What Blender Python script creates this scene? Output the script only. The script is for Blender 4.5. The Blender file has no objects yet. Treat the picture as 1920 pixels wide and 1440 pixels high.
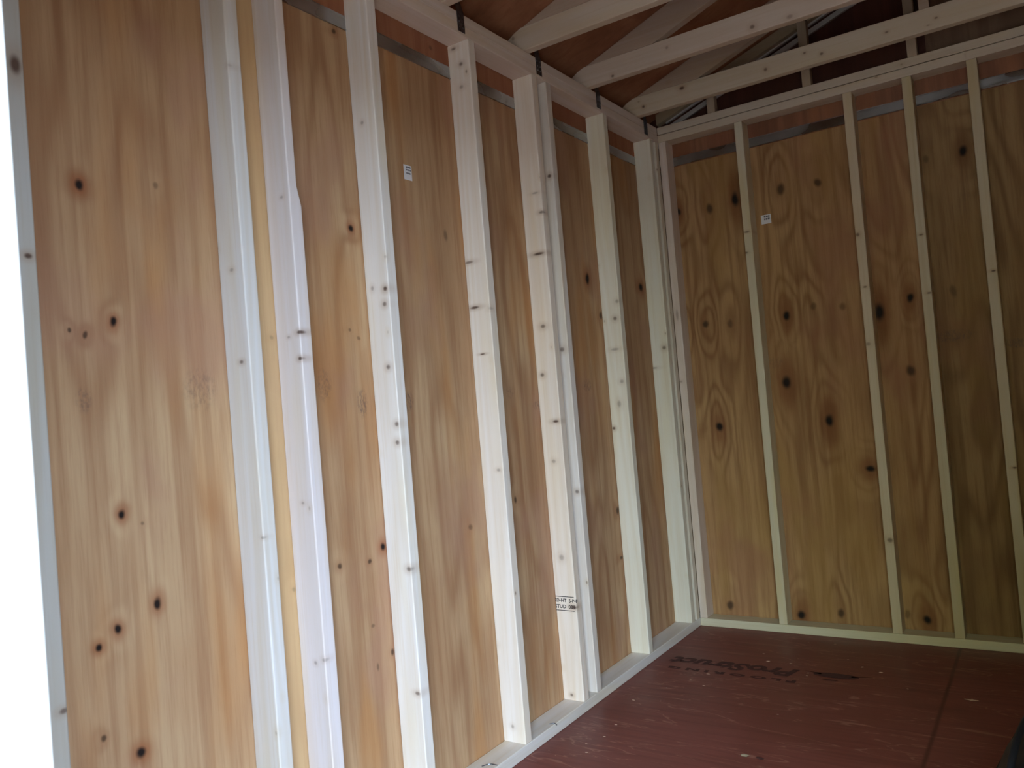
import bpy, bmesh, math, random
from mathutils import Vector, Matrix
random.seed(4)
COL = bpy.context.scene.collection
# ---------------------------------------------------------------- measured layout (metres)
D = 3.7668          # room face of the back wall framing
B = 0.0381          # lumber thickness
W = 0.0889          # lumber depth
HS = 2.393          # top of the studs
TOP = HS + 2*B      # top of the double plate
RX = 2.26           # room face of the right wall
RIDGE = 1.13
PITCH = 0.36
DECK0 = 2.560       # underside of the roof deck above the room face of the left wall
FY0, FY1 = 0.187, 0.287   # front wall
DOOR_L, DOOR_R, DOOR_T = 0.910, 1.98, 2.02
# knots: (horizontal, height, half width, half height, darkness) in wall coordinates
LW= [(0.889, 1.679, 0.01, 0.0134, 1), (1.056, 1.703, 0.0065, 0.0097, 0.5), (0.936, 1.393, 0.0081, 0.0113, 1), (0.88, 1.369, 0.0055, 0.0076, 0.8), (0.85, 1.379, 0.0042, 0.0065, 0.8), (0.931, 0.997, 0.008, 0.0109, 1), (0.974, 0.97, 0.0048, 0.0045, 0.5), (0.995, 0.795, 0.0097, 0.0145, 1), (0.904, 0.765, 0.0089, 0.0127, 1), (0.862, 0.738, 0.0074, 0.0093, 0.9), (0.932, 0.5, 0.0125, 0.0137, 1), (0.863, 0.564, 0.0063, 0.0082, 0.7), (1.663, 1.695, 0.0107, 0.0125, 0.9), (1.659, 2.266, 0.0086, 0.008, 0.8), (1.628, 1.403, 0.0062, 0.006, 0.5), (1.658, 1.378, 0.0085, 0.0076, 0.6), (1.691, 0.783, 0.0108, 0.0134, 1), (1.634, 0.752, 0.0083, 0.0073, 0.7), (1.523, 0.765, 0.0095, 0.0098, 0.8), (1.697, 0.483, 0.0086, 0.0102, 0.8), (1.629, 0.577, 0.0082, 0.0072, 0.6), (1.633, 0.458, 0.0062, 0.0128, 0.4), (1.362, 0.739, 0.0067, 0.0078, 0.8), (1.353, 1.376, 0.0067, 0.0068, 0.7), (2.105, 0.766, 0.0143, 0.0119, 0.35), (3.064, 1.665, 0.0194, 0.0234, 1), (3.165, 1.517, 0.0153, 0.019, 0.8), (3.604, 1.668, 0.0248, 0.0238, 0.9), (3.161, 0.658, 0.0152, 0.0181, 0.8), (3.158, 0.452, 0.0151, 0.0089, 0.7), (2.378, 0.816, 0.0101, 0.013, 0.7), (2.101, 1.733, 0.0115, 0.0217, 0.35)]
BW= [(0.039, 2.051, 0.0168, 0.0213, 0.9), (0.199, 2.035, 0.0187, 0.0312, 0.8), (0.333, 2.057, 0.018, 0.0408, 1), (0.552, 2.06, 0.0193, 0.0297, 0.7), (0.715, 2.052, 0.0184, 0.0265, 0.7), (1.301, 2.056, 0.0172, 0.0242, 1), (1.157, 2.049, 0.012, 0.0203, 0.4), (0.128, 1.473, 0.0163, 0.021, 0.7), (0.254, 1.463, 0.0157, 0.0232, 0.5), (0.018, 1.46, 0.0112, 0.0187, 0.8), (0.522, 1.464, 0.017, 0.0248, 1), (0.645, 1.49, 0.014, 0.0195, 0.5), (0.774, 1.477, 0.0157, 0.0215, 0.55), (0.921, 1.428, 0.0236, 0.0421, 1), (1.045, 1.47, 0.0145, 0.0206, 0.9), (1.214, 1.479, 0.0156, 0.0312, 0.3), (0.494, 1.153, 0.0244, 0.0324, 1), (1.024, 1.161, 0.0208, 0.0299, 0.8), (0.152, 0.963, 0.0215, 0.0262, 1), (0.671, 0.965, 0.0208, 0.0291, 1), (0.826, 0.742, 0.0242, 0.0166, 1), (0.125, 0.085, 0.0189, 0.0237, 0.7), (0.467, 0.067, 0.0195, 0.0225, 1), (0.642, 0.085, 0.0162, 0.0219, 0.7), (0.922, 0.106, 0.0149, 0.021, 0.6), (0.993, 0.081, 0.0187, 0.0231, 1)]
SK= {'y0': [(0.048, 1.844, 0.0151, 0.0129, 1), (0.048, 1.487, 0.0075, 0.0056, 0.9), (0.059, 0.676, 0.0092, 0.0047, 0.8)], 'A': [(0.005, 2.001, 0.0076, 0.0049, 0.6), (-0.042, 1.525, 0.0078, 0.005, 0.5), (-0.031, 1.307, 0.0077, 0.0049, 0.7), (-0.003, 0.898, 0.0056, 0.0037, 0.6), (0.028, 1.681, 0.0056, 0.0048, 0.5)], 'B': [(-0.002, 1.378, 0.0096, 0.0052, 1), (-0.006, 1.313, 0.0077, 0.0052, 0.9), (-0.042, 1.37, 0.0059, 0.004, 0.4), (-0.036, 0.955, 0.0058, 0.004, 0.6), (0.031, 0.959, 0.0056, 0.0039, 0.6), (-0.003, 0.57, 0.0076, 0.0053, 0.6), (-0.034, 0.56, 0.0058, 0.0053, 0.6), (-0.029, 1.721, 0.0059, 0.004, 0.6)], 'C': [(-0.062, 1.521, 0.0062, 0.0076, 0.4), (-0.013, 1.513, 0.0081, 0.0075, 0.9), (-0.02, 1.47, 0.0081, 0.0075, 0.8), (-0.025, 1.291, 0.0081, 0.0075, 0.8), (-0.01, 1.128, 0.008, 0.0075, 0.8), (-0.013, 1.076, 0.008, 0.0075, 0.8), (-0.007, 0.72, 0.0099, 0.0075, 0.8), (-0.012, 0.373, 0.0099, 0.006, 0.8), (-0.051, 1.999, 0.0062, 0.006, 0.4)], 'D': [(-0.071, 1.647, 0.02, 0.0054, 0.7), (-0.062, 1.492, 0.0199, 0.0054, 0.9), (0.008, 1.482, 0.0129, 0.007, 0.5), (-0.045, 1.333, 0.011, 0.0027, 1), (-0.019, 0.943, 0.0087, 0.0053, 0.5), (-0.062, 2.377, 0.0112, 0.0053, 0.8), (-0.036, 2.317, 0.0088, 0.0071, 0.7), (-0.042, 2.24, 0.0088, 0.0071, 0.6), (-0.048, 0.092, 0.0065, 0.0071, 0.5), (-0.1, 0.093, 0.0067, 0.0054, 0.4)], 'E': [(-0.034, 1.714, 0.0257, 0.006, 1), (-0.042, 1.44, 0.0117, 0.008, 0.8), (-0.063, 1.258, 0.0094, 0.008, 0.8), (-0.021, 1.08, 0.0139, 0.006, 1), (-0.045, 0.931, 0.0093, 0.008, 0.6), (-0.046, 0.571, 0.0116, 0.012, 0.6), (-0.052, 0.059, 0.007, 0.006, 0.8), (-0.028, 1.944, 0.014, 0.004, 0.5), (-0.007, 1.867, 0.0116, 0.0059, 0.7), (-0.011, 0.387, 0.0138, 0.0079, 0.9)], 'E2': [(-0.018, 2.026, 0.0095, 0.0082, 1), (-0.027, 1.352, 0.0118, 0.0102, 0.8), (-0.014, 0.803, 0.0094, 0.0082, 0.8), (-0.046, 1.253, 0.0095, 0.0082, 0.5)], 'F': [(-0.01, 1.566, 0.0102, 0.0092, 0.6), (-0.027, 1.493, 0.0102, 0.0092, 0.7), (-0.04, 1.359, 0.0205, 0.0069, 0.6), (-0.02, 1.217, 0.0102, 0.0092, 0.5), (-0.078, 1.016, 0.0078, 0.007, 1), (-0.042, 1.121, 0.0102, 0.0162, 0.4)], 'G': [(-0.02, 1.37, 0.011, 0.0103, 0.7), (-0.085, 1.277, 0.0224, 0.0052, 0.4)]}
TK= {3: [(0.039, 2.504, 0.0107, 0.0099, 0.9), (0.234, 2.536, 0.0176, 0.012, 0.9), (0.614, 2.507, 0.0112, 0.0114, 0.8), (0.779, 2.527, 0.0085, 0.0066, 0.7), (0.846, 2.503, 0.0104, 0.0087, 0.7), (1.272, 2.509, 0.0089, 0.0061, 0.7), (1.096, 2.511, 0.0095, 0.0063, 0.7), (1.243, 2.489, 0.009, 0.0041, 0.4)], 2: [(0.122, 2.481, 0.0096, 0.0087, 0.8), (0.367, 2.522, 0.0088, 0.0084, 0.6), (0.707, 2.492, 0.0137, 0.0118, 0.8), (0.844, 2.484, 0.0167, 0.0115, 0.5)], 1: [(-0.045, 2.529, 0.0094, 0.0118, 0.5)], 0: []}
BS= {'S1': [(0.399, 1.871, 0.0149, 0.005, 0.8), (0.387, 1.775, 0.01, 0.005, 0.7)], 'S2': [(0.878, 1.768, 0.0086, 0.0092, 0.8), (0.888, 1.538, 0.0085, 0.0046, 0.7), (0.879, 1.29, 0.0107, 0.0092, 0.6), (0.892, 0.44, 0.0127, 0.0115, 0.7)], 'S3': [(1.123, 1.722, 0.0099, 0.0044, 0.7), (1.132, 1.476, 0.0098, 0.0044, 0.7)], 'S4': [(1.368, 1.53, 0.0091, 0.0042, 0.9), (1.374, 0.74, 0.009, 0.0042, 0.9)]}
CH= [(0.448, 3.358, 0.0141), (0.739, 3.481, 0.0077), (0.807, 3.408, 0.0093), (0.882, 3.37, 0.0127), (0.54, 3.362, 0.0079), (0.63, 3.272, 0.0075), (0.272, 3.13, 0.0119), (0.303, 3.0, 0.0095), (0.637, 2.825, 0.0066), (0.112, 2.766, 0.0113), (0.153, 2.535, 0.0087), (0.161, 2.431, 0.0084), (0.133, 2.355, 0.0083), (0.165, 2.298, 0.0097), (0.269, 3.311, 0.0083), (0.404, 3.446, 0.0083), (0.834, 3.768, 0.0101), (0.178, 2.928, 0.0077), (0.231, 3.043, 0.0078), (0.649, 3.668, 0.0083), (0.996, 3.223, 0.0067), (0.634, 3.241, 0.0075)]

# ---------------------------------------------------------------- node helper
class NT:
    def __init__(s, name):
        s.m = bpy.data.materials.new(name); s.m.use_nodes = True
        s.t = s.m.node_tree; s.t.nodes.clear()
        s.out = s.t.nodes.new('ShaderNodeOutputMaterial')
        s.bs = s.t.nodes.new('ShaderNodeBsdfPrincipled')
        s.t.links.new(s.bs.outputs[0], s.out.inputs[0])
        s.geo = None
    def put(s, sock, v):
        if v is None: return
        if hasattr(v, 'links'): s.t.links.new(v, sock)
        elif isinstance(v, (tuple, list)) and sock.type == 'RGBA' and len(v) == 3: sock.default_value = (*v, 1)
        else: sock.default_value = v
    def pos(s):
        if not s.geo: s.geo = s.t.nodes.new('ShaderNodeNewGeometry')
        return s.geo.outputs['Position']
    def sep(s, v):
        n = s.t.nodes.new('ShaderNodeSeparateXYZ'); s.put(n.inputs[0], v); return n.outputs
    def comb(s, x, y, z=0.0):
        n = s.t.nodes.new('ShaderNodeCombineXYZ')
        for i, v in enumerate((x, y, z)): s.put(n.inputs[i], v)
        return n.outputs[0]
    def ma(s, op, a, b=None, c=None, clamp=False):
        n = s.t.nodes.new('ShaderNodeMath'); n.operation = op; n.use_clamp = clamp
        for i, v in enumerate((a, b, c)): 
            if v is not None: s.put(n.inputs[i], v)
        return n.outputs[0]
    def vm(s, op, a, b=None):
        n = s.t.nodes.new('ShaderNodeVectorMath'); n.operation = op
        s.put(n.inputs[0], a)
        if b is not None: s.put(n.inputs[1], b)
        return n.outputs['Value'] if op in ('LENGTH', 'DOT_PRODUCT') else n.outputs[0]
    def mr(s, v, a, b, c, d, kind='SMOOTHSTEP'):
        n = s.t.nodes.new('ShaderNodeMapRange'); n.interpolation_type = kind
        for i, x in enumerate((v, a, b, c, d)): s.put(n.inputs[i], x)
        return n.outputs[0]
    def noise(s, v, scale, detail=2.0, rough=0.5, dist=0.0):
        n = s.t.nodes.new('ShaderNodeTexNoise')
        s.put(n.inputs['Vector'], v)
        n.inputs['Scale'].default_value = scale; n.inputs['Detail'].default_value = detail
        n.inputs['Roughness'].default_value = rough; n.inputs['Distortion'].default_value = dist
        return n.outputs['Fac']
    def ramp(s, f, stops):
        n = s.t.nodes.new('ShaderNodeValToRGB'); s.put(n.inputs[0], f)
        e = n.color_ramp.elements
        while len(e) < len(stops): e.new(0.5)
        for i, (p, c) in enumerate(stops): e[i].position = p; e[i].color = (*c, 1)
        return n.outputs[0]
    def mix(s, f, a, b, mode='MIX'):
        n = s.t.nodes.new('ShaderNodeMix'); n.data_type = 'RGBA'; n.blend_type = mode
        s.put(n.inputs[0], f); s.put(n.inputs[6], a); s.put(n.inputs[7], b)
        return n.outputs[2]
    def bump(s, h, strength=0.2, dist=0.002):
        n = s.t.nodes.new('ShaderNodeBump'); n.inputs['Strength'].default_value = strength
        n.inputs['Distance'].default_value = dist; s.put(n.inputs['Height'], h)
        s.t.links.new(n.outputs[0], s.bs.inputs['Normal'])
    def fin(s, col, rough=0.7, spec=0.3, metal=0.0):
        s.put(s.bs.inputs['Base Color'], col); s.put(s.bs.inputs['Roughness'], rough)
        s.bs.inputs['Specular IOR Level'].default_value = spec
        s.bs.inputs['Metallic'].default_value = metal
        return s.m

def knot_fields(n, p2, knots, reach=7.0, depth=None, stretch=1.0):
    """p2: (u, v, w) vector socket.  Returns (core darkness, halo)"""
    core = halo = None
    groups = [[k for k in knots if k[4] >= .85], [k for k in knots if .65 <= k[4] < .85], [k for k in knots if k[4] < .65]]
    for g, st in zip(groups, (1.0, .75, .45)):
        if not g: continue
        dm = dh = None
        for (u, v, ru, rv, _) in g:
            q = n.vm('MULTIPLY', n.vm('SUBTRACT', p2, (u, v, depth or 0.0)), (1/ru, 1/rv, 0.45/ru if depth else 0))
            d = n.vm('LENGTH', q)
            dm = d if dm is None else n.ma('MINIMUM', dm, d)
            if stretch != 1.0:
                e = n.vm('LENGTH', n.vm('MULTIPLY', q, (1.0, 1/stretch, 0)))
                dh = e if dh is None else n.ma('MINIMUM', dh, e)
        c = n.mr(dm, 0.35, 1.25, st, 0.0)
        h = n.mr(dh if dh is not None else dm, 0.3, reach, st, 0.0, 'SMOOTHERSTEP')
        core = c if core is None else n.ma('MAXIMUM', core, c)
        halo = h if halo is None else n.ma('MAXIMUM', halo, h)
    return core, halo

def plywood(name, axis, knots, base, dark, light, seed=0.0, freq=34.0, contour=1.0, marks=(), hring=0.09, warm=(0.47, 0.22, 0.075), pink=(0.40, 0.22, 0.145), sheets=()):
    """rotary cut softwood face: contour lines of a stretched field, bent round the knots"""
    n = NT(name)
    o = n.sep(n.pos()); u = o[1] if axis == 'Y' else o[0]; v = o[2]
    p2 = n.comb(u, v, 0.0)
    wob = n.noise(n.comb(u, v, seed + 7), 9.0, 2.0)
    p2w = n.vm('ADD', p2, n.comb(n.ma('MULTIPLY_ADD', wob, 0.026, -0.013), n.ma('MULTIPLY_ADD', wob, 0.03, -0.015)))
    core, halo = knot_fields(n, p2w, knots, 6.0, None, 1.9 if axis == 'X' else 1.0)
    f = n.noise(n.comb(n.ma('MULTIPLY', u, 4.2), n.ma('MULTIPLY', v, 0.75), seed), 1.0, 2.0, 0.45)
    h = n.ma('MULTIPLY_ADD', f, contour, n.ma('MULTIPLY', halo, hring))
    rings = n.ma('MULTIPLY_ADD', n.ma('SINE', n.ma('MULTIPLY', h, freq)), 0.5, 0.5)
    rings = n.ma('POWER', rings, 1.7)
    streak = n.noise(n.comb(n.ma('MULTIPLY', u, 55.0), n.ma('MULTIPLY', v, 2.0), seed + 3), 1.0, 4.0, 0.65)
    fine = n.noise(n.comb(n.ma('MULTIPLY', u, 260.0), n.ma('MULTIPLY', v, 9.0), seed + 5), 1.0, 3.0, 0.6)
    patch = n.noise(n.comb(n.ma('MULTIPLY', u, 2.6), n.ma('MULTIPLY', v, 1.3), seed + 11), 1.0, 3.0, 0.55)
    area = n.noise(n.comb(n.ma('MULTIPLY', u, 3.4), n.ma('MULTIPLY', v, 0.9), seed + 19), 1.0, 2.0, 0.5)
    col = n.mix(n.mr(patch, 0.34, 0.66, 0.0, 1.0), base, light)
    col = n.mix(n.ma('MULTIPLY', rings, n.mr(area, 0.35, 0.6, 0.10, 0.55)), col, dark)
    col = n.mix(n.mr(streak, 0.42, 0.72, 0.0, 0.42), col, dark)
    band = n.noise(n.comb(n.ma('MULTIPLY', u, 26.0), n.ma('MULTIPLY', v, 0.55), seed + 23), 1.0, 2.0, 0.5)
    col = n.mix(n.mr(band, 0.50, 0.66, 0.0, 0.38), col, dark)
    hue = n.noise(n.comb(n.ma('MULTIPLY', u, 6.5), n.ma('MULTIPLY', v, 1.1), seed + 31), 1.0, 2.0, 0.5)
    col = n.mix(n.mr(hue, 0.50, 0.68, 0.0, 0.55), col, warm)
    hue2 = n.noise(n.comb(n.ma('MULTIPLY', u, 3.3), n.ma('MULTIPLY', v, 1.9), seed + 37), 1.0, 3.0, 0.55)
    col = n.mix(n.mr(hue2, 0.50, 0.66, 0.0, 0.55), col, pink)
    col = n.mix(n.mr(fine, 0.5, 0.75, 0.0, 0.22), col, dark)
    red = tuple(a*b for a, b in zip(dark, (1.0, 0.72, 0.6)))
    col = n.mix(n.ma('MULTIPLY', n.ma('POWER', halo, 5.0), 0.65), col, red)
    col = n.mix(core, col, (0.012, 0.007, 0.006))
    for (u0, u1, tint, amt, mode) in sheets:   # sapwood bands and neighbouring sheets differ in colour, right one darkened for dimmer light
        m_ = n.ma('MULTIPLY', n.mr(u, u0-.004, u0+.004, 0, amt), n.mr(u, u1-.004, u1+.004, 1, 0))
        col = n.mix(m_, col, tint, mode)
    if marks:   # faint grey mill stamps, worn into blotches
        mk = None
        for (mu, mv, ru, rv, st) in marks:
            d = n.vm('LENGTH', n.vm('MULTIPLY', n.vm('SUBTRACT', p2, (mu, mv, 0)), (1/ru, 1/rv, 0)))
            c = n.mr(d, 0.5, 1.1, st, 0.0)
            mk = c if mk is None else n.ma('MAXIMUM', mk, c)
        br = n.noise(n.comb(n.ma('MULTIPLY', u, 130.0), n.ma('MULTIPLY', v, 60.0), seed), 1.0, 4.0, 0.7)
        col = n.mix(n.ma('MULTIPLY', mk, n.mr(br, 0.40, 0.66, 0.0, 0.75)), col, (0.05, 0.045, 0.06))
    n.bump(n.ma('MULTIPLY_ADD', streak, 0.6, fine), 0.25, 0.0015)
    return n.fin(col, 0.78, 0.25)

def pine(name, axis, knots=(), tint=(0.74, 0.66, 0.54), seed=0.0, kaxis='X', warm=0.3, small=True, kdepth=None):
    """dressed spruce/pine framing lumber, grain along axis, knots given in (kaxis, Z)"""
    n = NT(name)
    o = n.sep(n.pos())
    L = {'X': o[0], 'Y': o[1], 'Z': o[2]}[axis]
    cr = [o[i] for i in range(3) if 'XYZ'[i] != axis]
    gv = n.comb(n.ma('MULTIPLY', cr[0], 9.0), n.ma('MULTIPLY', cr[1], 9.0), n.ma('MULTIPLY_ADD', L, 0.5, seed))
    f = n.noise(gv, 1.0, 1.0, 0.4)
    grain = n.ma('MULTIPLY_ADD', n.ma('SINE', n.ma('MULTIPLY', f, 46.0)), 0.5, 0.5)
    st = n.noise(n.comb(n.ma('MULTIPLY', cr[0], 120.0), n.ma('MULTIPLY', cr[1], 120.0), n.ma('MULTIPLY_ADD', L, 3.0, seed)), 1.0, 3.0, 0.6)
    pt = n.noise(n.comb(n.ma('MULTIPLY', cr[0], 14.0), n.ma('MULTIPLY', cr[1], 14.0), n.ma('MULTIPLY_ADD', L, 1.6, seed + 4)), 1.0, 2.0, 0.5)
    dark = (tint[0]*0.80, tint[1]*0.68, tint[2]*0.50)
    yel = (tint[0]*0.98, tint[1]*0.90, tint[2]*0.66)
    col = n.mix(n.mr(pt, 0.45, 0.75, 0.0, warm*1.6), tint, yel)
    col = n.mix(n.ma('MULTIPLY', grain, 0.24), col, dark)
    col = n.mix(n.mr(st, 0.45, 0.8, 0.0, 0.32), col, dark)
    if small:   # pin knots
        vo = n.t.nodes.new('ShaderNodeTexVoronoi'); vo.feature = 'F1'; vo.inputs['Scale'].default_value = 1.0
        n.put(vo.inputs['Vector'], n.comb(n.ma('MULTIPLY', cr[0], 13.0), n.ma('MULTIPLY', cr[1], 13.0), n.ma('MULTIPLY_ADD', L, 8.0, seed*3)))
        c = n.sep(vo.outputs['Color'])
        pick = n.ma('GREATER_THAN', c[0], 0.72)
        col = n.mix(n.ma('MULTIPLY', pick, n.mr(vo.outputs['Distance'], 0.02, 0.075, 0.75, 0.0)), col, (0.10, 0.055, 0.035))
        col = n.mix(n.ma('MULTIPLY', pick, n.mr(vo.outputs['Distance'], 0.06, 0.22, 0.28, 0.0)), col, dark)
    if knots:
        ku = {'X': o[0], 'Y': o[1]}[kaxis]
        core, halo = knot_fields(n, n.comb(ku, o[2], o[1] if kdepth else 0.0), knots, 3.6, kdepth)
        col = n.mix(n.ma('MULTIPLY', halo, 0.40), col, (0.34, 0.20, 0.11))
        col = n.mix(n.ma('MULTIPLY', core, 0.90), col, (0.075, 0.038, 0.026))
    n.bump(n.ma('MULTIPLY_ADD', grain, 0.4, st), 0.12, 0.001)
    return n.fin(col, 0.55, 0.35)

# ---------------------------------------------------------------- mesh helpers
def link(name, bm, mat, loc=(0, 0, 0), parent=None, smooth=False):
    me = bpy.data.meshes.new(name); bm.to_mesh(me); bm.free()
    me.materials.append(mat)
    if smooth:
        for p in me.polygons: p.use_smooth = True
    o = bpy.data.objects.new(name, me); COL.objects.link(o)
    o.location = loc
    if parent is not None:
        o.parent = parent
    return o
def box(bm, a, b, bev=0.0, seg=2):
    """axis aligned box from corner a to corner b"""
    vs = [bm.verts.new((x, y, z)) for x in (a[0], b[0]) for y in (a[1], b[1]) for z in (a[2], b[2])]
    q = ((0, 1, 3, 2), (4, 6, 7, 5), (0, 4, 5, 1), (2, 3, 7, 6), (0, 2, 6, 4), (1, 5, 7, 3))
    fs = [bm.faces.new([vs[i] for i in f]) for f in q]
    bmesh.ops.recalc_face_normals(bm, faces=fs)
    if bev:
        es = {e for f in fs for e in f.edges}
        bmesh.ops.bevel(bm, geom=list(es), offset=bev, segments=seg, profile=0.5, affect='EDGES')
    return bm
def prism(bm, pts, axis, a, b, bev=0.0):
    """polygon pts extruded along axis from a to b; pts in the two other axes in order"""
    def P(p, t):
        if axis == 'Y': return (p[0], t, p[1])
        if axis == 'X': return (t, p[0], p[1])
        return (p[0], p[1], t)
    v0 = [bm.verts.new(P(p, a)) for p in pts]; v1 = [bm.verts.new(P(p, b)) for p in pts]
    n = len(pts)
    fs = [bm.faces.new(v0), bm.faces.new(v1[::-1])]
    for i in range(n): fs.append(bm.faces.new((v0[i], v0[(i+1) % n], v1[(i+1) % n], v1[i])))
    bmesh.ops.recalc_face_normals(bm, faces=fs)
    if bev:
        bmesh.ops.bevel(bm, geom=list({e for f in fs for e in f.edges}), offset=bev, segments=2, profile=0.5, affect='EDGES')
    return bm
def tag(o, label=None, cat=None, group=None, kind=None):
    if label: o['label'] = label
    if cat: o['category'] = cat
    if group: o['group'] = group
    if kind: o['kind'] = kind
    return o
def board(name, a, b, mat, label, cat, group=None, bev=0.003):
    """one length of lumber; the origin sits at the middle of its base"""
    c = ((a[0]+b[0])/2, (a[1]+b[1])/2, a[2])
    bm = bmesh.new(); box(bm, [a[i]-c[i] for i in range(3)], [b[i]-c[i] for i in range(3)], bev, 3)
    o = link(name, bm, mat, c)
    return tag(o, label, cat, group)
def text_mesh(name, body, size, mat, mw, parent, font_scale=(1, 1), bold=0.0, shear=0.0, extrude=0.0001):
    cu = bpy.data.curves.new(name, 'FONT'); cu.body = body; cu.size = size
    cu.align_x = 'CENTER'; cu.align_y = 'CENTER'; cu.offset = bold; cu.shear = shear; cu.extrude = extrude
    cu.resolution_u = 3
    t = bpy.data.objects.new(name + '_curve', cu); COL.objects.link(t)
    dg = bpy.context.evaluated_depsgraph_get(); dg.update()
    me = bpy.data.meshes.new_from_object(t.evaluated_get(dg))
    bpy.data.objects.remove(t); bpy.data.curves.remove(cu)
    me.transform(Matrix.Diagonal((font_scale[0], font_scale[1], 1, 1)))
    me.transform(mw)
    me.materials.clear(); me.materials.append(mat)
    return me
def join_meshes(name, meshes, mat, parent, loc=(0, 0, 0)):
    bm = bmesh.new()
    for m in meshes: bm.from_mesh(m)
    return link(name, bm, mat, loc, parent)

# ---------------------------------------------------------------- materials
LMARK = [(1.655, 1.195, .024, .045, .8), (1.85, 1.192, .026, .035, .75), (1.515, 1.25, .03, .05, .55), (1.135, 1.25, .05, .055, .4),
         (0.868, 1.235, .02, .03, .5), (2.985, 1.21, .05, .03, .5), (2.58, 1.145, .04, .02, .6), (2.40, 1.2, .03, .025, .4)]
BMARK = [(1.20, 1.29, .09, .03, .5), (1.42, 1.235, .05, .022, .7), (0.02, 1.24, .02, .09, .45), (.41, .82, .012, .06, .5), (.40, .67, .012, .08, .6), (.45, 1.25, .05, .03, .3)]
M = {}
M['ply_l'] = plywood('left wall plywood', 'Y', LW, (0.45, 0.275, 0.150), (0.28, 0.125, 0.058), (0.54, 0.37, 0.215), 2.0, 44.0, 1.0, LMARK, sheets=[(1.27, 1.40, (0.66, 0.47, 0.25), 0.5, 'MIX')])
M['ply_b'] = plywood('back wall plywood', 'X', BW, (0.38, 0.215, 0.098), (0.17, 0.072, 0.030), (0.45, 0.27, 0.125), 9.0, 48.0, 1.1, BMARK, 0.26, (.34, .19, .065), (.31, .145, .08), [(1.121, 3.0, (0.70, 0.72, 0.70), 1.0, 'MULTIPLY')])  # right sheet is browner, with the dimmer light there multiplied into its colour
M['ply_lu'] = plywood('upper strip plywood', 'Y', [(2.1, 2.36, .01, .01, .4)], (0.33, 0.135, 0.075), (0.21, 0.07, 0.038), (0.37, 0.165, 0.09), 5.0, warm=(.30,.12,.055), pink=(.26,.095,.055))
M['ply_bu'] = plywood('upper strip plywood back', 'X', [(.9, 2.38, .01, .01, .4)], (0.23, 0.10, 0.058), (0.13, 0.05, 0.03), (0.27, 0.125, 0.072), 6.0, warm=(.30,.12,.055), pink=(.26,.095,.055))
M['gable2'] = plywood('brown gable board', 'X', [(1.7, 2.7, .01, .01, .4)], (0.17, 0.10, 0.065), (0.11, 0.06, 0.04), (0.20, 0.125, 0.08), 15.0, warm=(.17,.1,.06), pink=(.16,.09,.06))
def deck_mat():
    n = NT('roof deck plywood'); o = n.sep(n.pos())
    st = n.noise(n.comb(n.ma('MULTIPLY', o[0], 9.0), n.ma('MULTIPLY', o[1], 34.0), 0.0), 1.0, 4.0, 0.6, 0.6)
    pt = n.noise(n.pos(), 5.0, 4.0, 0.6)
    col = n.mix(n.mr(pt, 0.3, 0.7, 0, 1), (0.22, 0.088, 0.048), (0.34, 0.155, 0.086))
    col = n.mix(n.mr(st, 0.45, 0.8, 0, 0.45), col, (0.14, 0.055, 0.032))
    for (x, y, rx, ry) in ((0.33, 2.93, .035, .03), (0.42, 3.20, .035, .03), (0.29, 2.9, .02, .02)):
        d = n.vm('LENGTH', n.vm('MULTIPLY', n.vm('SUBTRACT', n.comb(o[0], o[1]), (x, y, 0)), (1/rx, 1/ry, 0)))
        col = n.mix(n.mr(d, 0.3, 1.1, 0.85, 0), col, (0.02, 0.015, 0.012))
    return n.fin(col, 0.8, 0.2)
M['deck'] = deck_mat()
M['gable'] = plywood('gable board with painted shade', 'X', [(.9, 2.7, .01, .01, .4)], (0.065, 0.022, 0.015), (0.04, 0.013, 0.010), (0.085, 0.028, 0.019), 12.0, warm=(.07,.025,.015), pink=(.07,.022,.016))  # shadow under the roof is put into this plywood's colour
def floor_mat():
    n = NT('red coated floor panel'); o = n.sep(n.pos())
    st = n.noise(n.comb(n.ma('MULTIPLY', o[0], 2.2), n.ma('MULTIPLY', o[1], 45.0), 0.0), 1.0, 4.0, 0.6, 0.4)
    cr = n.noise(n.comb(n.ma('MULTIPLY', o[0], 1.6), n.ma('MULTIPLY', o[1], 9.0), 3.0), 1.0, 3.0, 0.55, 1.2)
    pt = n.noise(n.pos(), 2.2, 3.0)
    col = n.mix(n.mr(pt, 0.35, 0.65, 0, 1), (0.165, 0.043, 0.035), (0.20, 0.058, 0.046))
    col = n.mix(n.mr(st, 0.42, 0.72, 0, 0.55), col, (0.125, 0.030, 0.024))
    cl = n.ma('ABSOLUTE', n.ma('SUBTRACT', cr, 0.5))
    col = n.mix(n.mr(cl, 0.0, 0.012, 0.45, 0.0), col, (0.40, 0.19, 0.14))
    vo = n.t.nodes.new('ShaderNodeTexVoronoi'); vo.inputs['Scale'].default_value = 24.0
    n.put(vo.inputs['Vector'], n.comb(o[0], o[1]))
    c = n.sep(vo.outputs['Color'])
    fl = n.ma('MULTIPLY', n.ma('GREATER_THAN', c[0], 0.90), n.mr(vo.outputs['Distance'], 0.03, 0.075, 0.55, 0.0))
    col = n.mix(fl, col, (0.55, 0.36, 0.27))
    j = n.mr(n.ma('ABSOLUTE', n.ma('SUBTRACT', o[0], n.ma('MULTIPLY_ADD', pt, 0.008, 1.117))), 0.001, 0.011, 0.75, 0.0)
    col = n.mix(j, col, (0.075, 0.020, 0.016))
    n.bump(st, 0.15, 0.001)
    return n.fin(col, n.mr(pt, 0.3, 0.7, 0.42, 0.6), 0.4)
M['floor'] = floor_mat()
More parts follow.
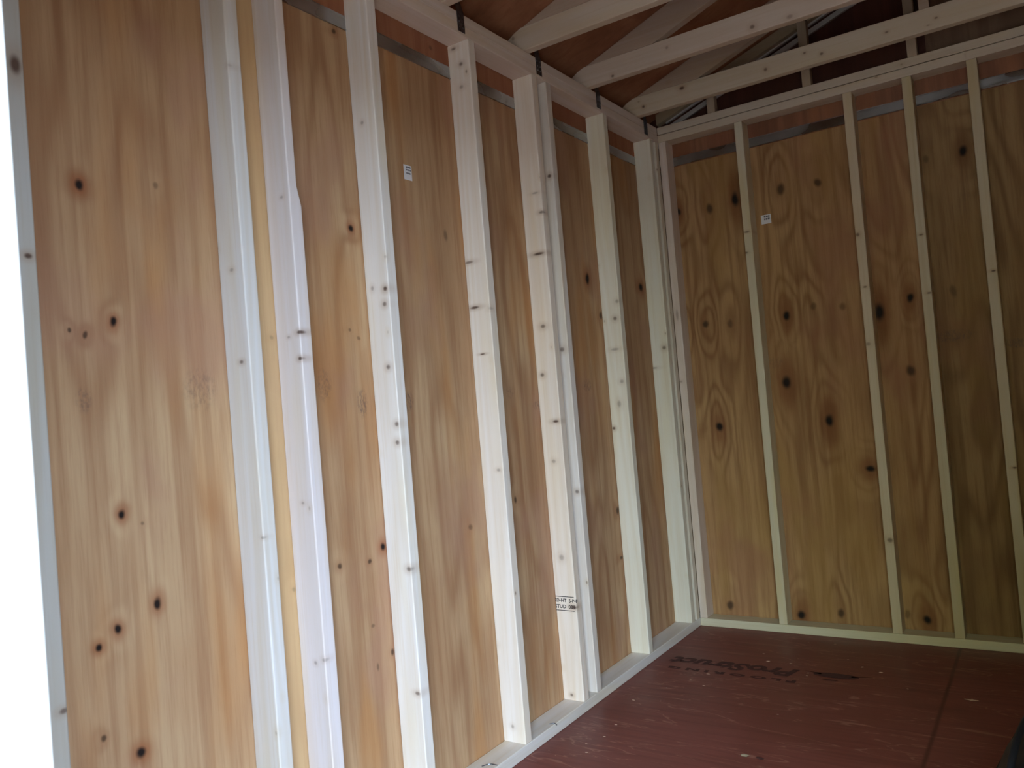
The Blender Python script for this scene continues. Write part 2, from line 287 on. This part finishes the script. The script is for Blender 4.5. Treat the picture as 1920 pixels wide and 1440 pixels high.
def metal_mat():
    n = NT('galvanised steel'); o = n.sep(n.pos())
    p = n.noise(n.comb(n.ma('ADD', o[0], o[1]), o[2], 0.0), 9.0, 2.0)
    q = n.noise(n.comb(n.ma('ADD', o[0], o[1]), n.ma('MULTIPLY', o[2], 3.0), 2.0), 5.0, 1.0)
    return n.fin(n.mix(p, (0.30, 0.30, 0.31), (0.55, 0.56, 0.57)), n.mr(q, 0.3, 0.7, 0.20, 0.38), 0.5, 1.0)
M['metal'] = metal_mat()
def flat(name, col, rough=0.6, spec=0.3, metal=0.0, var=0.12, sc=30.0):
    n = NT(name)
    f = n.noise(n.pos(), sc, 3.0)
    return n.fin(n.mix(f, tuple(c*(1-var) for c in col), tuple(min(1, c*(1+var)) for c in col)), rough, spec, metal)
M['tie'] = flat('dark tie steel', (0.17, 0.18, 0.21), 0.40, 0.5, 1.0, 0.6, 90)
M['rake'] = flat('pale grey strip', (0.52, 0.50, 0.50), 0.35, 0.5, 0.3)
M['white'] = flat('white painted trim', (0.90, 0.91, 0.91), 0.5, 0.4, 0, 0.02)
M['paper'] = flat('white label paper', (0.74, 0.74, 0.78), 0.6, 0.3, 0, 0.03)
M['ink'] = flat('printed label ink', (0.13, 0.13, 0.16), 0.7, 0.2, 0, 0.1)
M['stampink'] = flat('stamp ink', (0.035, 0.028, 0.030), 0.7, 0.2, 0, 0.3, 200)
M['floorink'] = flat('worn floor stamp ink', (0.075, 0.030, 0.028), 0.7, 0.2, 0, 0.6, 90)
M['chip'] = flat('pale wood chip', (0.58, 0.38, 0.29), 0.7, 0.3)
M['pebble'] = flat('grey brown crumb', (0.26, 0.20, 0.14), 0.8, 0.2, 0, 0.4, 120)
M['nylon'] = flat('dark navy nylon', (0.006, 0.008, 0.014), 0.55, 0.4, 0, 0.3, 300)
M['piping'] = flat('dark grey green piping', (0.03, 0.034, 0.031), 0.9, 0.1)
M['grass'] = flat('trodden gravel', (0.40, 0.34, 0.30), 0.9, 0.1, 0, 0.5, 20)
M['ext'] = flat('shed front cladding', (0.62, 0.62, 0.60), 0.7, 0.2)

# ---------------------------------------------------------------- setting
bm = bmesh.new(); box(bm, (-0.105, FY0, -0.02), (RX+0.105, D+0.105, 0.0))
floor = tag(link('floor', bm, M['floor']), kind='structure')
bm = bmesh.new(); box(bm, (-0.1010, FY0, 0.0), (-W, D+0.101, 2.281))
wl = tag(link('wall_left', bm, M['ply_l']), kind='structure')
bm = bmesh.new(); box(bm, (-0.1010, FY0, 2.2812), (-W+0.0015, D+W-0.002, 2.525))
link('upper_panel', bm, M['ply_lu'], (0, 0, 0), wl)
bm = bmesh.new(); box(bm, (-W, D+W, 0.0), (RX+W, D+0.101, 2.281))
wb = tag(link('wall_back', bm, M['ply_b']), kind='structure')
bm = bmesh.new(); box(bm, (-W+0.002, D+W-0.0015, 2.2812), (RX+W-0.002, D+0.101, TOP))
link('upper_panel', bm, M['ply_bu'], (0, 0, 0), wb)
zt = lambda x: DECK0 + PITCH*(RIDGE - abs(x - RIDGE))
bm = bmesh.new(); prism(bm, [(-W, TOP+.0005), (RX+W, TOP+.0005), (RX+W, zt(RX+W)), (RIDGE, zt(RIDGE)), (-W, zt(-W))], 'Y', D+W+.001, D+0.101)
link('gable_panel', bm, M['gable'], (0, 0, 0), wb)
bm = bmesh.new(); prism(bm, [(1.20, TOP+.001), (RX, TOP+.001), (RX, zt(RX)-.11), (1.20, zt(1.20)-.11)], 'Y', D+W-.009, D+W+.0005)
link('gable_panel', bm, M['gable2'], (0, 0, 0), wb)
bm = bmesh.new(); box(bm, (RX+W, FY0, 0.0), (RX+0.101, D+0.101, 2.525))
tag(link('wall_right', bm, M['ply_l']), kind='structure')
bm = bmesh.new()
box(bm, (-0.101, FY0, 0), (DOOR_L-0.036, FY1, TOP)); box(bm, (DOOR_R+0.036, FY0, 0), (RX+0.101, FY1, TOP))
box(bm, (DOOR_L-0.036, FY0, DOOR_T+0.036), (DOOR_R+0.036, FY1, TOP))
prism(bm, [(-0.101, TOP), (RX+0.101, TOP), (RX+.101, zt(RX+.101)), (RIDGE, zt(RIDGE)), (-.101, zt(-.101))], 'Y', FY0, FY0+0.012)
tag(link('wall_front', bm, M['ext']), kind='structure')
# white painted doorway lining, the blown out strip at the left of the photograph
bm = bmesh.new()
box(bm, (DOOR_L-0.036, FY0-0.03, 0.0), (DOOR_L, FY1+0.006, DOOR_T+0.036), 0.002)
tag(link('trim_1', bm, M['white']), kind='structure')
bm = bmesh.new(); box(bm, (DOOR_R, FY0-0.03, 0.0), (DOOR_R+0.036, FY1+0.006, DOOR_T+0.036), 0.002)
tag(link('trim_2', bm, M['white']), kind='structure')
bm = bmesh.new(); box(bm, (DOOR_L, FY0-0.03, DOOR_T), (DOOR_R, FY1+0.006, DOOR_T+0.036), 0.002)
tag(link('trim_3', bm, M['white']), kind='structure')
# roof deck: two slopes with an overhang
ce = bmesh.new()
for s in (-1, 1):
    e = RIDGE + s*(RIDGE + 0.42)
    prism(ce, [(RIDGE, zt(RIDGE)), (e, zt(e)), (e, zt(e)+.012), (RIDGE, zt(RIDGE)+.0125)], 'Y', FY0-0.15, D+0.22)
tag(link('ceiling', ce, M['deck']), kind='structure')
bm = bmesh.new(); box(bm, (-30, -40, -0.36), (30, 20, -0.34))
tag(link('ground', bm, M['grass']), kind='structure')

# ---------------------------------------------------------------- left wall framing
PAIR = {'y0': .714, 'A': 1.2106, 'B': 1.366, 'C': 1.7026, 'D': 2.192, 'E': 2.590, 'E2': 2.692, 'F': 3.172, 'G': 3.664}
tints = {'y0': (.52, .52, .50), 'A': (.72, .71, .71), 'B': (.76, .71, .73), 'C': (.80, .77, .75), 'D': (.79, .73, .68), 'E': (.80, .71, .63), 'E2': (.72, .66, .62),
         'F': (.76, .72, .63), 'G': (.74, .71, .63)}
LAB = {'y0': 'pale pine wall stud right beside the white doorway edge',
 'A': 'wide white pine stud right of the broad knotty plywood bay on the left wall',
 'B': 'pinkish white pine stud with an orange wood gap between it and its left neighbour',
 'C': 'pale pine stud just left of the left wall bay with the white label',
 'D': 'pale pine stud just right of the left wall bay with the white label',
 'E': 'pine stud with a black grade stamp near its foot, front one of a close pair',
 'E2': 'pinkish pine stud close behind the stud that bears the black grade stamp',
 'F': 'greenish pale pine stud between the close pair and the last stud before the corner',
 'G': 'last pine stud of the left wall before the corner, greenish in its middle'}
SK['y0'] = []
Y0K = [(.737, 1.855, .011, .02, 1), (.737, 1.50, .008, .006, .9), (.745, .67, .009, .006, .8)]
GR = 'pine studs of the left wall'
def wane(o, z0, depth):
    '''bark edge: the far room corner is missing above height z0'''
    bm = bmesh.new(); bm.from_mesh(o.data)
    for z in (z0, z0+.05):
        bmesh.ops.bisect_plane(bm, geom=bm.verts[:]+bm.edges[:]+bm.faces[:], plane_co=(0, 0, z), plane_no=(0, 0, 1))
    for v in bm.verts:
        if v.co.z > z0+.01 and v.co.y > B/2-.006: v.co.y -= depth
    bm.to_mesh(o.data); bm.free()
studs = {}
for i, (k, y) in enumerate(PAIR.items()):
    kn = SK[k]
    m = pine('pine stud ' + k, 'Z', Y0K if k == 'y0' else kn, tints[k], 3.1*i + 1, 'Y' if k == 'y0' else 'X', 0.25, True, None if k == 'y0' else y)
    studs[k] = board('wall_stud', (-W+.0005, y, B), (0, y+B, HS), m, LAB[k], 'stud', GR, 0.0035)
wane(studs['B'], 1.66, .011)
m = pine('pine corner', 'Z', [], (.66, .60, .52), 40.0)
board('wall_stud', (-W+.0005, D-B-.001, B), (0, D-.001, HS), m, 'narrow pine post closing the left wall right in the room corner', 'stud', GR)
mp = pine('pine plate left', 'Y', [], (.70, .67, .65), 51.0, small=False)
mp2 = pine('pine plate upper', 'Y', [], (.72, .62, .57), 57.0)
mp3 = pine('pine cap plate upper', 'Y', [], (.70, .61, .57), 63.0)
bp = board('bottom_plate', (-W+.0005, FY1, 0), (0, D+W-.002, B), mp, 'pale pine sole plate running along the floor under the left wall studs', 'plate')
board('top_plate', (-W+.002, FY1+.002, HS), (0, D+W-.002, HS+B), mp2, 'lower board of the doubled top plate along the left wall, on the studs', 'plate')
board('cap_plate', (-W+.002, FY1+.002, HS+B), (0, D-.001, TOP), mp3, 'upper board of the doubled top plate along the left wall, under the trusses', 'plate')

# ---------------------------------------------------------------- back wall framing
mb = {}
SX = {'S1': .3839, 'S2': .8683, 'S3': 1.1042, 'S4': 1.3440}
BL = {'S1': 'back wall pine stud just left of the bay with the small white label',
      'S2': 'back wall pine stud just left of the big black oval knot',
      'S3': 'pine stud of the back wall just right of the big black oval knot',
      'S4': 'rightmost back wall pine stud, right of a round black knot near the top'}
for i, (k, x) in enumerate(SX.items()):
    m = pine('pine back ' + k, 'Z', BS[k], [(.62, .56, .44), (.58, .49, .37), (.50, .43, .31), (.49, .42, .30)][i], 71.0 + 5*i, 'X', 0.5)  # tints darken rightwards, painting in the weaker light on that side
    board('wall_stud', (x, D, B), (x+B, D+W-.0005, HS), m, BL[k], 'stud', 'pine studs of the back wall', 0.003)
m = pine('pine back corner', 'Z', [(.02, 1.53, .008, .03, .5), (.01, 1.20, .008, .006, .6)], (.66, .56, .51), 99.0)
board('wall_stud', (0.0005, D, B), (B, D+W-.0005, HS), m, 'back wall pine stud tight in the left room corner', 'stud', 'pine studs of the back wall', .003)
m = pine('pine back right', 'Z', [], (.5, .44, .33), 103.0)
for x in (1.83, RX-B):
    pass
mq = pine('pine plate back', 'X', [], (.60, .55, .42), 111.0, 'X')
mq2 = pine('pine top back', 'X', [], (.56, .47, .38), 117.0)
mq3 = pine('pine cap back', 'X', [], (.54, .46, .38), 123.0)
board('bottom_plate', (0.0005, D, 0), (RX, D+W-.0005, B), mq, 'pine sole plate running along the red floor under the back wall studs', 'plate')
board('top_plate', (0.0005, D, HS), (RX, D+W-.002, HS+B-.0018), mq2, 'lower board of the doubled top plate across the back wall, below the dark seam', 'plate', None, .002)
board('cap_plate', (0.0005, D, HS+B+.0012), (RX, D+W-.002, TOP), mq3, 'upper board of the doubled top plate across the back wall, above the dark seam', 'plate', None, .002)

# ---------------------------------------------------------------- galvanised flashing at the panel joints
def flashing(name, a, b, axis, label):
    """thin Z section: face strip, a small lip at the foot and a return at the head"""
    L = b - a; n = max(6, int(L/0.12)); bm = bmesh.new()
    prof = [(0.0, 0.000), (0.0035, 0.001), (0.0035, 0.0035), (0.0018, 0.0045), (0.0018, 0.040), (0.0030, 0.0415), (0.0030, 0.0425), (0.0, 0.0440)]
    rings = []
    for i in range(n+1):
        t = a + L*i/n; w = random.uniform(-.0002, .0002)
        rings.append([bm.verts.new(((p[0] + (w if 1 < j < 6 else 0)), t, p[1] + random.uniform(-.0001, .0001)) if axis == 'Y' else (t, -(p[0] + (w if 1 < j < 6 else 0)), p[1]+random.uniform(-.0001, .0001))) for j, p in enumerate(prof)])
    for i in range(n):
        for j in range(len(prof)-1):
            bm.faces.new((rings[i][j], rings[i+1][j], rings[i+1][j+1], rings[i][j+1]))
    bmesh.ops.recalc_face_normals(bm, faces=bm.faces[:])
    return bm
bm = flashing('f', FY1+.01, D+W-.01, 'Y', '')
tag(link('flashing_strip', bm, M['metal'], (-W+.0015, 0, 2.279)), 'shiny galvanised flashing strip running behind the studs high on the left wall', 'flashing')
bm = flashing('f', -W+.02, RX, 'X', '')
tag(link('flashing_strip', bm, M['metal'], (0, D+W-.0015, 2.284)), 'shiny galvanised flashing strip running behind the studs high on the back wall', 'flashing')

# ---------------------------------------------------------------- roof trusses
def truss(k, yb, label):
    root = bpy.data.objects.new('roof_truss', None); COL.objects.link(root)
    root.location = (RIDGE, yb-B/2, TOP)
    tag(root, label, 'truss', 'roof trusses spanning the shed')
    c = root.location
    m1 = pine('pine tie beam %d' % k, 'X', [(a, b_, c_*.75, d_*.75, e_) for a, b_, c_, d_, e_ in TK.get(k, [])], [(.60, .50, .42), (.58, .49, .41), (.58, .48, .41), (.56, .47, .37)][k], 131.0+7*k)
    m2 = pine('pine rafter %d' % k, 'X', [], [(.46, .36, .29), (.44, .34, .27), (.42, .32, .26), (.42, .32, .25)][k], 161.0+7*k)
    y0, y1 = -B/2, B/2
    def lp(pts): return [(x-c[0], z-c[2]) for x, z in pts]
    bm = bmesh.new()
    prism(bm, lp([(-W+.01, TOP), (RX+W-.01, TOP), (RX+W-.01, TOP+.055), (RX+.02, TOP+.089), (-.02, TOP+.089), (-W+.01, TOP+.055)]), 'Y', y0, y1, 0.003)
    link('tie_beam', bm, m1, (0, 0, 0), root)
    dv = 0.112
    for s in (-1, 1):
        fx = (lambda x: x) if s < 0 else (lambda x: 2*RIDGE - x)
        lo = lambda x: DECK0 - dv + PITCH*x
        xs = (TOP+.090-(DECK0-dv))/PITCH     # where the underside meets the tie beam top
        pts = [(xs, TOP+.0892), (RIDGE-.001, lo(RIDGE)), (RIDGE-.001, DECK0-.002+PITCH*RIDGE), (0.012, DECK0-.002+PITCH*.012+.0), (-.001, TOP+.0892)]
        bm = bmesh.new(); prism(bm, lp([(fx(x), z) for x, z in pts]), 'Y', y0+.001, y1-.001, 0.0015)
        link('rafter', bm, m2, (0, 0, 0), root)
    bm = bmesh.new(); box(bm, (1.233-c[0]-.018, y0+.003, .0895), (1.233-c[0]+.018, y1-.003, .36))
    link('king_post', bm, m2, (0, 0, 0), root)
TL = ['roof truss nearest the camera, only its foot peeping in at the top edge',
      'second roof truss from the camera, its broad beam cut by the top edge',
      'second roof truss from the back wall, beam marked by two dark knots',
      'roof truss nearest the back wall, its knotty beam just above the back top plate']
for k in range(4): truss(k, 2.103 + 0.489*k, TL[k])

# hurricane ties on the left top plate
TIE = ['dark metal tie strap on the left top plate, nearest the camera', 'dark metal tie strap on the left top plate above the close stud pair',
       'dark metal tie strap on the left top plate right of the close stud pair', 'dark metal tie strap on the left top plate, nearest the room corner']
for k in range(4):
    yb = 2.103 + .489*k; y = yb + .056
    bm = bmesh.new()
    box(bm, (0.0002, -.019, -.066), (0.0022, .019, .0), .0004)
    prism(bm, [(-.019, 0.0), (.019, 0.0), (-.022, .085), (-.052, .085)], 'X', 0.0002, 0.0022)
    for dz in (-.05, -.032, -.014):
        for dy in (-.009, .009):
            bmesh.ops.create_cone(bm, cap_ends=True, segments=8, radius1=.0032, radius2=.0022, depth=.002, matrix=Matrix.Translation((.0031, dy, dz)) @ Matrix.Rotation(math.pi/2, 4, 'Y'))
    o = link('tie_strap', bm, M['tie'], (0, y, TOP))
    tag(o, TIE[k], 'strap', 'metal tie straps on the left top plate')

# ---------------------------------------------------------------- gable framing above the back wall
gm = pine('pine gable', 'Z', [], (.42, .33, .25), 201.0)
gl = ['short gable stud above the back top plate, nearest the left corner', 'short gable stud crossing the metal rake strip above the back wall', 'gable stud under the ridge above the back top plate']
for i, x in enumerate((.262, .706, 1.135)):
    z1 = zt(x) - .062 if i else zt(x) - .10
    if i == 1: z1 = zt(x)-.004
    board('gable_stud', (x, D+.002, TOP+.0005), (x+B, D+.045, z1), gm, gl[i], 'stud', 'short gable studs', .002)
gm2 = pine('pine gable rafter', 'X', [], (.36, .28, .20), 211.0)
bm = bmesh.new()
prism(bm, [(-.02, zt(-.02)-.054), (RIDGE, zt(RIDGE)-.054), (RX+.02, zt(RX+.02)-.054), (RX+.02, zt(RX+.02)-.001), (RIDGE, zt(RIDGE)-.001), (-.02, zt(-.02)-.001)], 'Y', D+.048, D+W)
tag(link('gable_rafter', bm, gm2), 'pine rafter lying against the gable above the metal rake strip', 'rafter')
bm = bmesh.new()
for d0, d1, t in ((.055, .063, .014), (.079, .102, .012)):
    prism(bm, [(.02, zt(.02)-d1), (RIDGE, zt(RIDGE)-d1), (RIDGE, zt(RIDGE)-d0), (.02, zt(.02)-d0)], 'Y', D+W-t, D+W+.001)
tag(link('rake_strip', bm, M['rake']), 'sloping grooved metal strip above the back wall, under the roof', 'flashing')

# ---------------------------------------------------------------- labels on the plywood
def sticker(parent_name, loc, w, h, axis, label):
    bm = bmesh.new()
    if axis == 'X': box(bm, (0, 0, 0), (.0006, w, h))
    else: box(bm, (0, -.0006, 0), (w, 0, h))
    o = tag(link('paper_label', bm, M['paper'], loc), label, 'label')
    bm = bmesh.new()
    rows = [(.80, .11), (.62, .11), (.40, .10)] if axis == 'X' else [(.70, .2), (.42, .2)]
    for z, t in rows:
        x = .30
        while x < .85:
            d = random.uniform(.10, .2)
            a, b2, z0, z1 = w*x, w*min(.88, x+d), h*z, h*(z+t)
            if axis == 'X': box(bm, (.0006, a, z0), (.0009, b2, z1))
            else: box(bm, (a, -.0009, z0), (b2, -.0006, z1))
            x += d + .04
    link('label_print', bm, M['ink'], (0, 0, 0), o)
sticker('l', (-W, 1.914, 1.884), .037, .047, 'X', 'small white paper label stuck on the left wall plywood between two studs')
sticker('b', (.446, D+W, 1.909), .046, .043, 'Y', 'small white paper label stuck on the back wall plywood')

# grade stamp on the stud of the close pair
st = studs['E']; x0, z0 = -W/2, 0.425
loc = st.location
ms = []
R90 = Matrix.Rotation(math.pi/2, 4, 'X')
def at(x, z, y=-B/2-.0006): return Matrix.Translation((x, y, z)) @ R90
base = 0.373 - B
ms.append(text_mesh('t', 'KD-HT  S-P-F', .019, None, at(0.0, base+.037), None, (.95, 1), .0004))
ms.append(text_mesh('t', 'STUD  001', .019, None, at(-.004, base+.014), None, (1.0, 1), .0004))
bm = bmesh.new()
for m_ in ms: bm.from_mesh(m_)
for z in (base, base+.052):
    box(bm, (-.043, -B/2-.0008, z-.0012), (.036, -B/2-.0001, z+.0012))
link('grade_stamp', bm, M['stampink'], (0, 0, 0), st)

# black stamp printed on the floor, read from the far side of the room
R180 = Matrix.Rotation(math.pi, 4, 'Z')
ms = [text_mesh('t', 'ProStruct', .118, None, Matrix.Translation((.335, 3.256, .0006)) @ R180, None, (1.13, .98), .0048, .25),
      text_mesh('t', 'F L O O R I N G', .040, None, Matrix.Translation((.35, 3.160, .0006)) @ R180, None, (1.9, .85), .0022)]
bm = bmesh.new()
for m_ in ms: bm.from_mesh(m_)
def ell(cx, cy, a, b2, n=28, z=.0007):
    vs = [bm.verts.new((cx+a*math.cos(t*2*math.pi/n), cy+b2*math.sin(t*2*math.pi/n), z)) for t in range(n)]
    bm.faces.new(vs)
ell(.735, 3.275, .085, .027)
for s in (-1, 1):
    vs = [bm.verts.new(p) for p in ((.735+s*.055, 3.272, .0007), (.735+s*.13, 3.30, .0007), (.735+s*.055, 3.288, .0007))]
    bm.faces.new(vs if s > 0 else vs[::-1])
ell(.725, 3.222, .03, .006, 14)
link('printed_stamp', bm, M['floorink'], (0, 0, 0), floor)

# small debris on the floor
bm0 = bmesh.new()
vs = [bm0.verts.new(p) for p in ((-1, -.25, 0), (-.2, -.42, 0), (1, -.12, 0), (.7, .3, 0), (-.6, .35, 0))]
r = bmesh.ops.extrude_face_region(bm0, geom=[bm0.faces.new(vs)])
for v in [g for g in r['geom'] if isinstance(g, bmesh.types.BMVert)]: v.co.z += .16; v.co.x *= .85; v.co.y *= .8
bmesh.ops.recalc_face_normals(bm0, faces=bm0.faces[:])
chip = None
for (x, y, s) in CH:
    if y > D-.02 or x < .02: continue
    if chip is None: o = chip = link('wood_chip', bm0, M['chip'])
    else: o = chip.copy(); COL.objects.link(o)
    o.location = (x, y, .0003); o.scale = (s*.6, s*.6, s*.5); o.rotation_euler = (0, 0, random.uniform(-.25, .25))
    tag(o, 'tiny pale wood chip lying on the red floor', 'wood chip', 'tiny wood chips scattered on the red floor')
bm = bmesh.new(); bmesh.ops.create_icosphere(bm, subdivisions=2, radius=1)
for v in bm.verts: v.co *= random.uniform(.8, 1.15); 
for v in bm.verts: v.co = Vector((v.co.x*.013, v.co.y*.009, (v.co.z+1)*.0035 if v.co.z > -.6 else 0))
o = link('floor_crumb', bm, M['pebble'], (.636, 2.468, .0003)); tag(o, 'greyish lump of debris on the red floor near the bottom edge', 'debris')
bm = bmesh.new(); bmesh.ops.create_icosphere(bm, subdivisions=2, radius=1)
for v in bm.verts: v.co *= random.uniform(.8, 1.15)
for v in bm.verts: v.co = Vector((v.co.x*.014, v.co.y*.006, (v.co.z+1)*.002 if v.co.z > -.6 else 0))
o = link('floor_crumb', bm, M['floorink'], (.683, 2.468, .0003)); tag(o, 'dark sliver of debris on the red floor right of the grey lump', 'debris')
bm = bmesh.new()
sp = [(-1, .15), (-.2, .3), (.05, 1), (.25, .25), (1, 0), (.2, -.25), (-.1, -.9), (-.3, -.2)]
prism(bm, [(x*.022, y*.012) for x, y in sp], 'Z', 0, .0015)
o = link('wood_splinter', bm, M['chip'], (1.203, 3.186, .0003)); tag(o, 'star shaped pale splinter on the dark right part of the red floor', 'splinter')
# curled shavings on the sole plate
for i, (x, y, L, rot) in enumerate(((-.026, 2.023, .05, .55), (-.003, 2.374, .03, .1))):
    bm = bmesh.new(); pr = None
    for j in range(9):
        t = j/8 - .5; c = Vector((t*L, .006*math.cos(t*5), 0))
        cur = [bm.verts.new(c + Vector((0, dy, dz))) for dy, dz in ((-.0013, 0), (.0013, 0), (.0008, .0022), (-.0008, .0022))]
        if pr:
            for q in range(4): bm.faces.new((pr[q], pr[(q+1) % 4], cur[(q+1) % 4], cur[q]))
        else: bm.faces.new(cur)
        pr = cur
    bm.faces.new(pr[::-1])
    o = link('bent_staple', bm, M['tie'], (x, y, B+.0003)); o.rotation_euler = (0, 0, rot)
    tag(o, ['dark bent staple on the left sole plate at the bottom edge', 'dark bent staple on the left sole plate between two stud feet'][i], 'staple')

# ---------------------------------------------------------------- dark bag edge in the bottom right corner
root = bpy.data.objects.new('duffel_bag', None); COL.objects.link(root)
root.location = (1.485, 2.14, 0); root.rotation_euler = (0, 0, -.135)
tag(root, 'dark navy bag on the floor, only its rounded edge showing at the bottom right corner', 'bag')
bm = bmesh.new(); prev = None; NS = 24; rings = []
for i in range(19):
    t = i/18*2 - 1
    e = (1 - abs(t)**4)**.5 if abs(t) < 1 else 0.0
    e = max(e, .12)
    ring = []
    for j in range(NS):
        a = 2*math.pi*j/NS
        x = .155*e*math.copysign(abs(math.cos(a))**.8, math.cos(a)); z = .14*e*math.copysign(abs(math.sin(a))**.75, math.sin(a))
        ring.append(bm.verts.new((x + .004*math.sin(9*t+3*a), .50*t, .14 + z + .003*math.sin(13*t+2*a))))
    rings.append(ring)
for i in range(18):
    for j in range(NS): bm.faces.new((rings[i][j], rings[i][(j+1) % NS], rings[i+1][(j+1) % NS], rings[i+1][j]))
bm.faces.new(rings[0]); bm.faces.new(rings[-1][::-1])
bmesh.ops.recalc_face_normals(bm, faces=bm.faces[:])
for v in bm.verts: v.co.z = max(v.co.z, .001)
link('bag_body', bm, M['nylon'], (0, 0, 0), root, True)
bm = bmesh.new()
def tube(bm, pts, r, n=8):
    rg = []
    for i, p in enumerate(pts):
        d = (pts[min(i+1, len(pts)-1)] - pts[max(i-1, 0)]).normalized()
        u = d.orthogonal().normalized(); w = d.cross(u)
        rg.append([bm.verts.new(p + r*(math.cos(a)*u + math.sin(a)*w)) for a in (2*math.pi*q/n for q in range(n))])
    for i in range(len(rg)-1):
        for q in range(n): bm.faces.new((rg[i][q], rg[i][(q+1) % n], rg[i+1][(q+1) % n], rg[i+1][q]))
    bm.faces.new(rg[0]); bm.faces.new(rg[-1][::-1])
    bmesh.ops.recalc_face_normals(bm, faces=bm.faces[:])
tube(bm, [Vector((-.150, .42*(i/10*2-1), .19)) for i in range(11)], .006)
link('piping', bm, M['piping'], (0, 0, 0), root, True)
for s in (-1, 1):
    bm = bmesh.new()
    tube(bm, [Vector((s*.075 , .20*math.cos(a), .262+.075*math.sin(a))) for a in (math.pi*i/14 for i in range(15))], .008)
    link('handle', bm, M['nylon'], (0, 0, 0), root, True)

# ---------------------------------------------------------------- daylight, camera
AZ = 1.0
w = bpy.data.worlds.new('overcast daylight'); bpy.context.scene.world = w; w.use_nodes = True
t = w.node_tree; t.nodes.clear()
tc = t.nodes.new('ShaderNodeTexCoord'); sx = t.nodes.new('ShaderNodeSeparateXYZ'); rp = t.nodes.new('ShaderNodeValToRGB')
mr_ = t.nodes.new('ShaderNodeMapRange'); bg = t.nodes.new('ShaderNodeBackground'); ou = t.nodes.new('ShaderNodeOutputWorld')
mr_.inputs[1].default_value = -1; mr_.inputs[2].default_value = 1
t.links.new(tc.outputs['Generated'], sx.inputs[0]); t.links.new(sx.outputs[2], mr_.inputs[0]); t.links.new(mr_.outputs[0], rp.inputs[0])
e = rp.color_ramp.elements
# trees stand high straight behind the photographer and give way to open overcast sky on the right
SKY = [(0.0, (.035, .042, .020)), (.57, (.046, .058, .022)), (.67, (.24, .295, .20)), (.79, (.62, .76, .88)), (1.0, (.58, .74, .92))]
while len(e) < len(SKY): e.new(.5)
for i, (p, c) in enumerate(SKY): e[i].position = p; e[i].color = (*c, 1)
mx = t.nodes.new('ShaderNodeMath'); mx.operation = 'MULTIPLY_ADD'; mx.inputs[1].default_value = AZ
mz = t.nodes.new('ShaderNodeMath'); mz.operation = 'MULTIPLY'; mz.inputs[1].default_value = 0.55
t.links.new(sx.outputs[2], mz.inputs[0])
t.links.new(sx.outputs[0], mx.inputs[0]); t.links.new(mz.outputs[0], mx.inputs[2]); t.links.new(mx.outputs[0], mr_.inputs[0])
t.links.new(rp.outputs[0], bg.inputs[0]); t.links.new(bg.outputs[0], ou.inputs[0])
bg.inputs[1].default_value = 9.0

la = bpy.data.lights.new('doorway portal', 'AREA'); la.shape = 'RECTANGLE'; la.size = DOOR_R-DOOR_L+.0; la.size_y = DOOR_T
la.cycles.is_portal = True
lo = bpy.data.objects.new('doorway_portal', la); COL.objects.link(lo)
lo.location = ((DOOR_L+DOOR_R)/2, FY0-.04, DOOR_T/2)
lo.rotation_euler = Vector((0, 1, 0)).to_track_quat('-Z', 'Z').to_euler()

cam = bpy.data.cameras.new('camera'); co = bpy.data.objects.new('camera', cam); COL.objects.link(co)
cam.sensor_width = 36.0; cam.lens = 1510.65/1920*36
y_, p_, r_ = (math.radians(a) for a in (33.837, 1.4809, -4.7629))
F = Vector((-math.sin(y_)*math.cos(p_), math.cos(y_)*math.cos(p_), math.sin(p_)))
rt = Vector((math.cos(y_), math.sin(y_), 0)); up = rt.cross(F)
Rv = math.cos(r_)*rt + math.sin(r_)*up; Uv = math.cos(r_)*up - math.sin(r_)*rt
co.matrix_world = Matrix(((Rv.x, Uv.x, -F.x, 1.5326), (Rv.y, Uv.y, -F.y, 0.0), (Rv.z, Uv.z, -F.z, 1.1549), (0, 0, 0, 1)))
cam.clip_start = 0.02
cam.dof.use_dof = True; cam.dof.focus_distance = 2.9; cam.dof.aperture_fstop = 6.5
sc = bpy.context.scene; sc.camera = co
vs = sc.view_settings; vs.view_transform = 'Standard'; vs.look = 'None'; vs.gamma = 1.0; vs.use_curve_mapping = False
vs.exposure = 1.56
sc.cycles.use_denoising = True
sc.cycles.max_bounces = 7; sc.cycles.diffuse_bounces = 6; sc.cycles.glossy_bounces = 3
sc.cycles.use_adaptive_sampling = True; sc.cycles.adaptive_threshold = 0.05; sc.cycles.adaptive_min_samples = 16
sc.cycles.caustics_refractive = False
